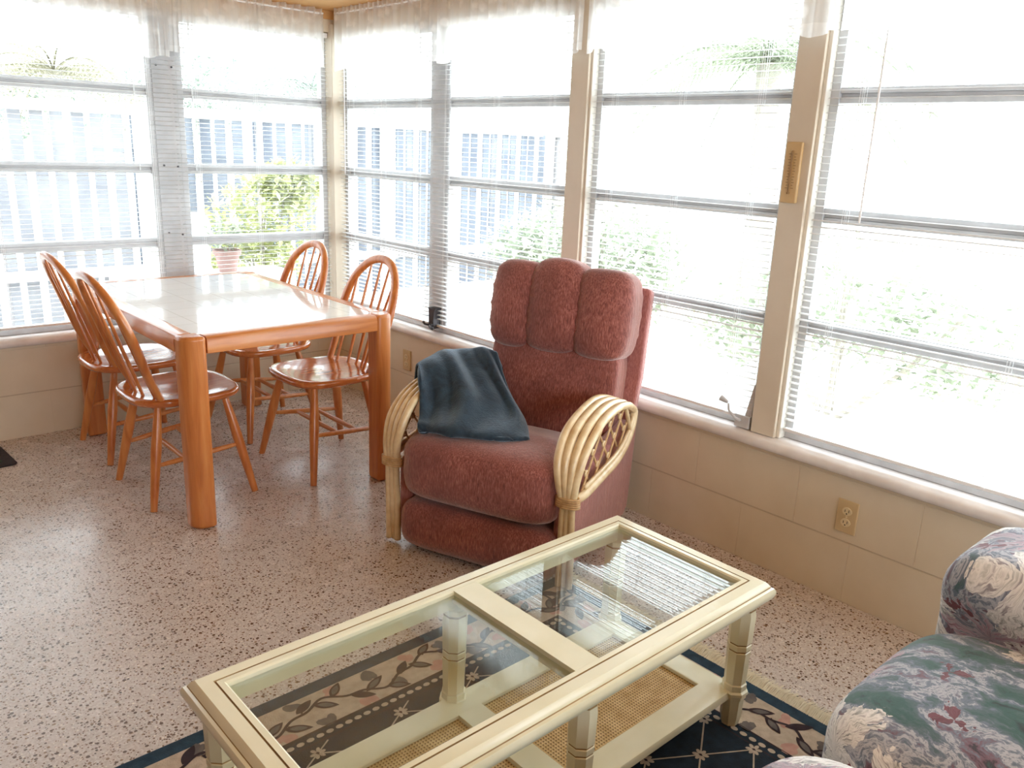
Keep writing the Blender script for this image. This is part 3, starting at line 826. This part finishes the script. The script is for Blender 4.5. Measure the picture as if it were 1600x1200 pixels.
m.build('top_frame',['cream_paint','cream_groove'],CT,angle=30)
def gpanel(a,b):
    c,d=-LY+.069,LY-.069; k=.016; g=MB()
    g.add([(a,c,.406),(b,c,.406),(b,d,.406),(a,d,.406),(a,c,.409),(b,c,.409),(b,d,.409),(a,d,.409),(a+k,c+k,.4125),(b-k,c+k,.4125),(b-k,d-k,.4125),(a+k,d-k,.4125)],
      [(0,3,2,1),(0,1,5,4),(1,2,6,5),(2,3,7,6),(3,0,4,7),(4,5,9,8),(5,6,10,9),(6,7,11,10),(7,4,8,11),(8,9,10,11)])
    return g
gpanel(-LX+.0690,dx0-.0005).build('glass_panel','table_glass',CT,smooth=False)
gpanel(dx1+.0005,LX-.0690).build('glass_panel','table_glass',CT,smooth=False)
def cleg(x,y):
    o8=lambda r: r/cos(pi/8)
    pr=[(.0215,.0045),(.0255,.03),(.027,.085),(.031,.088),(.031,.096),(.034,.099),(.034,.108),(.029,.112),(.029,.128),(.026,.131),
        (.0275,.20),(.0285,.225),(.0265,.227),(.0265,.230),(.0285,.232),(.0285,.245),(.0265,.247),(.0265,.250),(.0285,.252),(.030,.33),(.0275,.345),(.0275,.350),(.030,.353),(.030,.366)]
    g=MB(); n=8
    vs_=[(o8(r_)*cos(2*pi*(k+.5)/n),o8(r_)*sin(2*pi*(k+.5)/n),z) for r_,z in pr for k in range(n)]
    gro={12,13,16,17,20,21}
    g.v=[Vector(p) for p in vs_]
    for i in range(len(pr)-1):
        for k in range(n): g.f.append([i*n+k,i*n+(k+1)%n,(i+1)*n+(k+1)%n,(i+1)*n+k]); g.m.append(1 if i in (12,16,20) else 0)
    g.f.append(list(range(n-1,-1,-1))); g.m.append(0); g.f.append([(len(pr)-1)*n+k for k in range(n)]); g.m.append(0)
    for v in g.v: v.x+=x; v.y+=y
    g.build('leg',['cream_paint','cream_groove'],CT,angle=25)
for x in (-LX+.055,0,LX-.055):
    for y in (-LY+.052,LY-.052): cleg(x,y)
m=MB(); sp=[(0,.090),(0,.104),(.003,.1085),(.008,.110),(.072,.110),(.075,.108),(.075,.100),(.070,.098),(.070,.090)]
ring(m,LX-.045,LY-.045,sp)
m.box((-.036,-LY+.11,.0905),(.036,LY-.11,.1095))
m.build('shelf_frame','cream_paint',CT,angle=35)
for a,b in ((-LX+.116,-.037),(.037,LX-.116)):
    MB().box((a,-LY+.116,.0955),(b,LY-.116,.0985)).build('cane_panel','cane_webbing',CT,smooth=False)
del m

# ---------------------------------------------------------------- rug
RX0,RX1,RY0,RY1=-3.25,-.648,-4.35,-2.576
RG=empty('area_rug',(0,0,0)); tag(RG,'navy area rug with cream leafy border under the coffee table','rug')
rm=MB(); Z=.004
def rect(a,b,c,d,z,mi): rm.add([(a,c,z),(b,c,z),(b,d,z),(a,d,z)],[(0,1,2,3)],mi)
rm.box((RX0,RY0,.0002),(RX1,RY1,Z),1)
def inset(k): return RX0+k,RX1-k,RY0+k,RY1-k
a,b,c,d=inset(.044); rect(a,b,c,d,Z+.0003,2)
a,b,c,d=inset(.182); rect(a,b,c,d,Z+.0006,3)
a,b,c,d=inset(.186); rect(a,b,c,d,Z+.0009,0)
def blob(cx,cy,rx,ry,ang,mi,z,n=14,pw=1.0):
    vs_=[]
    for i in range(n):
        t=2*pi*i/n; x=rx*cos(t); y=ry*sin(t)*(1 if pw==1 else (abs(sin(t))**pw)); vs_.append((cx+x*cos(ang)-y*sin(ang),cy+x*sin(ang)+y*cos(ang),z))
    rm.add(vs_,[tuple(range(n))],mi)
def leaf(cx,cy,L_,W_,ang,mi_o,mi_i,z):
    for s_,mi,dz in ((1,mi_o,0),(.62,mi_i,.0002)):
        n=8; up_=[(L_*s_*(i/n-.5),W_*s_*sin(pi*i/n)**.8*(1-.25*i/n)) for i in range(n+1)]
        pts=up_+[(x,-y) for x,y in reversed(up_[1:-1])]
        rm.add([(cx+x*cos(ang)-y*sin(ang),cy+x*sin(ang)+y*cos(ang),z+dz) for x,y in pts],[tuple(range(len(pts)))],mi)
def strip(pts,w_,mi,z):
    vs_=[]
    for i,(x,y) in enumerate(pts):
        x0,y0=pts[max(i-1,0)]; x1,y1=pts[min(i+1,len(pts)-1)]; dx,dy=x1-x0,y1-y0; l=math.hypot(dx,dy) or 1
        vs_+=[(x-dy/l*w_,y+dx/l*w_,z),(x+dy/l*w_,y-dx/l*w_,z)]
    rm.add(vs_,[(2*i,2*i+1,2*i+3,2*i+2) for i in range(len(pts)-1)],mi)
rnd=random.Random(3)
def border(origin, du, dv, length):
    """leafy vine and dots along one side: u along, v inward"""
    ang0=math.atan2(du[1],du[0])
    P=lambda u,v:(origin[0]+du[0]*u+dv[0]*v, origin[1]+du[1]*u+dv[1]*v)
    sg=1 if du[0]*dv[1]-du[1]*dv[0]>0 else -1
    z=Z+.0008
    vc=.113
    vine=[P(u*.01,vc+.026*sin(u*.01*2*pi/.34)+.008*sin(u*.01*2*pi/.11)) for u in range(4,int(length*100)-4)]
    for k in range(int(length/.06)):
        u=.06+k*.06
        if u>length-.06: break
        # flowers first
        for q in range(1):
            v=vc+(.045 if k%2 else -.040)+rnd.uniform(-.006,.006); x,y=P(u+.035,v)
            for j in range(3): blob(x+rnd.uniform(-.016,.016),y+rnd.uniform(-.012,.012),.021+rnd.uniform(-.003,.004),.013,rnd.uniform(0,3),(6 if (k//2)%2 else 5),z+.00005*j,9)
    strip(vine,.0042,4,z+.0004)
    for k in range(int(length/.05)):
        u=.05+k*.05
        if u>length-.05: break
        s_=1 if k%2 else -1; vb=vc+.026*sin(u*2*pi/.34)
        a_=ang0+sg*s_*rnd.uniform(.45,.9); x,y=P(u+.018,vb+s_*.022)
        leaf(x,y,.074+rnd.uniform(-.008,.008),.0155,a_,4,5 if k%3 else 4,z+.0005)
        xx,yy=P(u,vb); strip([(xx,yy),(x,y)],.002,4,z+.0004)
    n=int((length-.30)/.0275)
    # dotted band
    strip([P(.182,.1825),P(length-.182,.1825)],.0015,4,z+.0003)
    for k in range(n+3):
        u=.2+k*.0275
        if u>length-.19: break
        x,y=P(u,.206); blob(x,y,.0105,.0075,ang0,2,Z+.0013,10)
    strip([P(.222,.2245),P(length-.222,.2245)],.0022,4,Z+.0012)
W_=RX1-RX0; D_=RY1-RY0
border((RX0,RY1),(1,0),(0,-1),W_); border((RX1,RY1),(0,-1),(-1,0),D_); border((RX0,RY0),(1,0),(0,1),W_); border((RX0,RY0),(0,1),(1,0),D_)
# lattice with small six-petal flowers
px,py=.122,.0755; fx0,fx1,fy0,fy1=inset(.232); fx0,fx1,fy0,fy1=RX0+.232,RX1-.232,RY0+.232,RY1-.232
i0=int((fx0+1.007)/px)-1; z=Z+.0013
for i in range(i0,3):
    for j in range(-14,12):
        if (i+j)%2: continue
        x=-1.007+i*px; y=-3.439+j*py
        if not(fx0<x<fx1 and fy0<y<fy1): continue
        for sx,sy in ((1,1),(1,-1)):
            q=(x+sx*px,y+sy*py)
            t=1.0
            if q[0]>fx1: t=min(t,(fx1-x)/(px))
            if q[1]>fy1: t=min(t,(fy1-y)/py)
            if q[1]<fy0: t=min(t,(y-fy0)/py)
            strip([(x,y),(x+sx*px*t,y+sy*py*t)],.0021,2,z)
        for k in range(6):
            t=k*pi/3; blob(x+.0125*cos(t),y+.0125*sin(t),.0088,.0052,t,2,z+.0003,8)
        blob(x,y,.004,.004,0,4,z+.0005,8)
rug=rm.build('pile',['navy_pile','blue_border','cream_pile','vine_pile','vine_pile','leaf_grey_pile','rose_pile'],RG,smooth=False)
fr=MB()
for i in range(620):
    y=RY0+(RY1-RY0)*(i+rnd.random())/620; a_=rnd.uniform(-.5,.5); L_=.062+rnd.uniform(-.008,.008)
    z_=.004+rnd.random()*.008
    for x_,sg in ((RX1,1),):
        fr.tube([(x_-.002,y,.003),(x_+sg*L_*.4,y+a_*.008,z_+.004),(x_+sg*L_,y+a_*.02,.002)],[.0016,.0015,.001],4,cap=False)
fr.box((RX1-.001,RY0,.0005),(RX1+.05,RY1,.002))
f=fr.build('fringe','fringe_yarn',RG); f['kind']='stuff'
fr=None
# small mat, only its corner is in frame
MT=empty('floor_mat',(-2.165,-.215,0),radians(3)); tag(MT,'dark patterned floor mat corner by the back wall at far left','mat')
mm=MB(); mm.prism([(-.3,-.17),(.29,-.17),(.305,-.155),(.305,.12),(.29,.135),(-.3,.135)],.0005,.009,'z',0)
mm.build('mat_border','mat_dark',MT,bevel=.003)
mm=MB(); mm.box((-.26,-.12,.0092),(.255,.09,.0105))
mm.build('mat_center','mat_green',MT)

# ---------------------------------------------------------------- sofa
SF=empty('sofa',(-1.33,-4.25,0)); tag(SF,'overstuffed sofa in teal, mauve and white floral fabric','sofa')
def uvs(c): return (c.x*.9+.1, (c.y-c.z)*.9)
def sd(bulge):
    def f(w_,q):
        v=w_.copy()
        if q.z>0: v.z+=bulge*(1-q.x*q.x)*(1-q.y*q.y)
        if q.y>0: v.y-=.02*abs(q.x)**4
        return v
    return f
for i,xc in enumerate((-1.045,-1.625)):
    MB().puff((xc+1.33,.13,.405),(.578,.60,.225),5,20,sd(.03)).build('seat_cushion','floral_fabric',SF,angle=180,uvf=lambda c,i=i:(c.x*.9+.31*i+.1,(c.y-c.z)*.9+.2*i))
MB().box((-.55,-.50,.05),(.55,.26,.285)).build('base','floral_fabric',SF,bevel=.03,seg=4,uvf=uvs)
def ad(w_,q):
    v=w_.copy()
    if q.z>0: v.x+=(-.035 if False else 0)+.045*q.x*max(0,1-abs(q.z-.75)*3)
    return v
for s_,xc in ((1,-.645),(-1,-2.045)):
    MB().puff((xc+1.33,-.04,.372),(.27,.93,.61),9,20,ad).build('arm','floral_fabric',SF,angle=180,uvf=lambda c:(c.y*.9+.45,(c.z-c.x)*.9+.3))
MB().puff((0,-.52,.47),(1.66,.24,.80),7,20).build('backrest','floral_fabric',SF,angle=180,uvf=uvs)

# ---------------------------------------------------------------- outdoors
struct(MB().box((-14,.121,-.2),(14,24,-.12)).box((.121,-24,-.2),(14,.12,-.12)).build('ground','patio_concrete',smooth=False))
def fence(name_label, p0, p1, h=1.72, pitch=.145, bw=.09, mt='fence_board', railm='outdoor_white'):
    p0,p1=Vector(p0),Vector(p1); d=(p1-p0); L=d.length; a_=math.atan2(d.y,d.x)
    root=empty('board_fence',(p0.x,p0.y,-.12),a_); tag(root,name_label,'fence')
    m=MB(); x=0; i=0
    while x<L:
        m.box((x,-.01+(.03 if i%2 else 0),.05),(x+bw,.008+(.03 if i%2 else 0),h+rnd.uniform(-.01,.01))); x+=pitch; i+=1
    m.build('board_panel',mt,root,smooth=False)
    for z in (.4,h-.02): MB().box((0,-.05,z),(L,-.012,z+.08)).build('rail',railm,root)
    x=0
    while x<=L:
        MB().box((x,-.1,0),(x+.1,-.0505,h+.06)).build('post',railm,root); x+=2.4
    return root
fence('pale grey board fence outside, left of the back mullion',(-9,3.0),(-.20,3.0),mt='fence_board_pale')
fence('dark grey board fence outside the back window nearest the corner',(-.15,3.0),(4.5,3.0))
fence('weathered board fence with wide gaps outside window right of the corner post',(4.6,2.9),(4.6,1.9),pitch=.36,bw=.15,mt='fence_board_b')
# white patio cover over the back yard
PC=empty('patio_cover',(0,0,0)); tag(PC,'white slatted patio cover on slim posts outside back windows','patio cover')
for x in (-4.0,-1.7,.665): MB().box((x-.03,2.55,-.12),(x+.03,2.61,2.2)).build('post','outdoor_white',PC)
MB().box((-6,2.52,2.2),(2.2,2.64,2.3)).build('beam','outdoor_white',PC)
for y in (.5,.9,1.3,1.7,2.1): MB().box((-6,y,2.30),(2.2,y+.07,2.36)).build('roof_slat','outdoor_white',PC)
def leaves(m, c, r, n, size, mi=0, flat=.8):
    for _ in range(n):
        while True:
            p=Vector((rnd.uniform(-1,1),rnd.uniform(-1,1),rnd.uniform(-1,1)))
            if .25<p.length<1: break
        p=Vector((c[0]+p.x*r[0],c[1]+p.y*r[1],c[2]+p.z*r[2]))
        d=Vector((rnd.uniform(-1,1),rnd.uniform(-1,1),rnd.uniform(-.6,.8))).normalized(); s_=d.cross(Vector((0,0,1))).normalized(); L=size*rnd.uniform(.7,1.3)
        q=p+d*L*.5+Vector((0,0,.06*L)); e=p+d*L
        m.add([p,q+s_*L*.22,e,q-s_*L*.22],[(0,1,2),(0,2,3)],mi)
def bush(label, x, y, blobs, mt, n=900, size=.09, cat='shrub', group=None):
    root=empty('leafy_shrub',(x,y,-.12)); tag(root,label,cat,group)
    m=MB()
    for c,r in blobs: leaves(m,c,r,n,size)
    m.build('foliage',mt,root,smooth=False)
    s_=MB()
    for c,r in blobs:
        for k in range(3): s_.tube([(c[0]*.1+rnd.uniform(-.05,.05),c[1]*.1,0),(c[0]*.6+rnd.uniform(-.08,.08),c[1]*.6,c[2]*.6),(c[0]+rnd.uniform(-.1,.1),c[1],c[2]+r[2]*.4)],[.02,.013,.006],6)
    s_.build('stem','bark',root)
bush('bright yellow-green shrub outside the back window near the corner',.45,1.9,[((0,0,.95),(.45,.35,.35)),((.25,0,1.2),(.3,.25,.2)),((-.15,-.1,.6),(.4,.3,.3))],'leaf_bright')
bush('green hedge bush outside the window left of the first post',2.3,.2,[((0,0,.85),(.5,.7,.35)),((-.1,-.6,.75),(.4,.5,.4)),((.1,.7,.7),(.4,.4,.3))],'leaf_mid',1000)
bush('loose green bush outside the window between the two posts',2.4,-2.0,[((0,0,.75),(.45,.6,.4)),((0,-.7,.6),(.4,.5,.35)),((0,.6,.5),(.4,.5,.3))],'leaf_mid',700)
def palm(label, x, y, h, mt, nf=16, fl=1.5, group='palms beyond the fence'):
    root=empty('palm_tree',(x,y,-.12)); tag(root,label,'palm tree',group)
    MB().tube([(0,0,0),(.05,0,h*.5),(.0,.05,h)],[.14,.11,.09],10).build('trunk','bark',root)
    m=MB()
    for k in range(nf):
        a=2*pi*k/nf+rnd.uniform(-.2,.2); el=rnd.uniform(.1,1.1); L=fl*rnd.uniform(.8,1.1); d=Vector((cos(a),sin(a),0)); pts=[]
        for i in range(14):
            t=i/13; pts.append(Vector((0,.05,h))+d*L*t*cos(el*(1-.3*t))+Vector((0,0,L*(sin(el)*t-1.0*t*t*.9))))
        m.tube(pts,[.012*(1-.8*i/13) for i in range(14)],5)
        sd_=d.cross(Vector((0,0,1)))
        for i in range(1,14):
            p=pts[i]; ll=L*.38*sin(pi*(.12+.8*i/13))
            for s_ in (-1,1):
                for o_ in (0,.5):
                    pp=p.lerp(pts[min(i+1,13)],o_); e=pp+sd_*s_*ll+d*ll*.45+Vector((0,0,-ll*.55)); wv=d*.014
                    m.add([pp-wv,pp+wv,e],[(0,1,2)])
    m.build('fronds',mt,root,smooth=False)
palm('palm with arching fronds behind the fence at far left',-3.3,5.6,2.3,'leaf_mid')
palm('palm crown rising behind the fence beside the back mullion',-.15,5.0,2.1,'leaf_straw')
palm('palm nearest the corner post, behind the fence',3.2,6.0,2.2,'leaf_deep')
palm('palm with drooping fronds outside the window between the posts',3.3,-.75,2.25,'leaf_mid',18,1.3)
bush('dark green tree mass beyond the fence near the corner',2.2,10.0,[((0,0,2.0),(1.0,.6,.7)),((-1.6,.4,1.9),(1.0,.5,.6)),((1.3,-.2,2.1),(.9,.6,.8))],'leaf_deep',1200,.14,'tree')
# terracotta pot on a low white bench, white garden chair
BN=empty('garden_bench',(-.42,.95,-.12)); tag(BN,'low white bench just outside the back window','bench')
MB().box((-.55,-.16,.66),(.55,.16,.70)).build('seat','outdoor_white',BN,bevel=.005)
for sx in (-.48,.48): MB().box((sx-.03,-.14,0),(sx+.03,.14,.66)).build('leg','outdoor_white',BN)
PT=empty('flower_pot',(-.27,.95,.58)); tag(PT,'pink terracotta flower pot with a small plant outside the window','pot')
MB().lathe([(.055,.0),(.078,.11),(.09,.115),(.092,.145),(.08,.145),(.076,.13),(.02,.128)],28).build('pot','terracotta',PT)
m=MB(); leaves(m,(0,0,.24),(.12,.12,.10),160,.07); m.build('foliage','leaf_mid',PT,smooth=False)
GC=empty('garden_chair',(-.42,1.75,-.12),radians(200)); tag(GC,'white moulded garden chair standing on the patio outside','chair')
MB().puff((0,0,.43),(.46,.44,.05),6,8).build('seat','outdoor_white',GC,angle=180)
MB().grid(lambda u,v:(.23*sin((u-.5)*2.4)*(1-.25*v*v),.2+.05*cos((u-.5)*2.4)+.12*v,.43+.62*v-.10*v*v*(2*u-1)**2),14,10).build('backrest','outdoor_white',GC,angle=180,solid=.012)
for sx in (-1,1):
    for sy in (-1,1): MB().tube([(sx*.18,sy*.17,.42),(sx*.22,sy*.21,.0)],.017,8).build('leg','outdoor_white',GC)
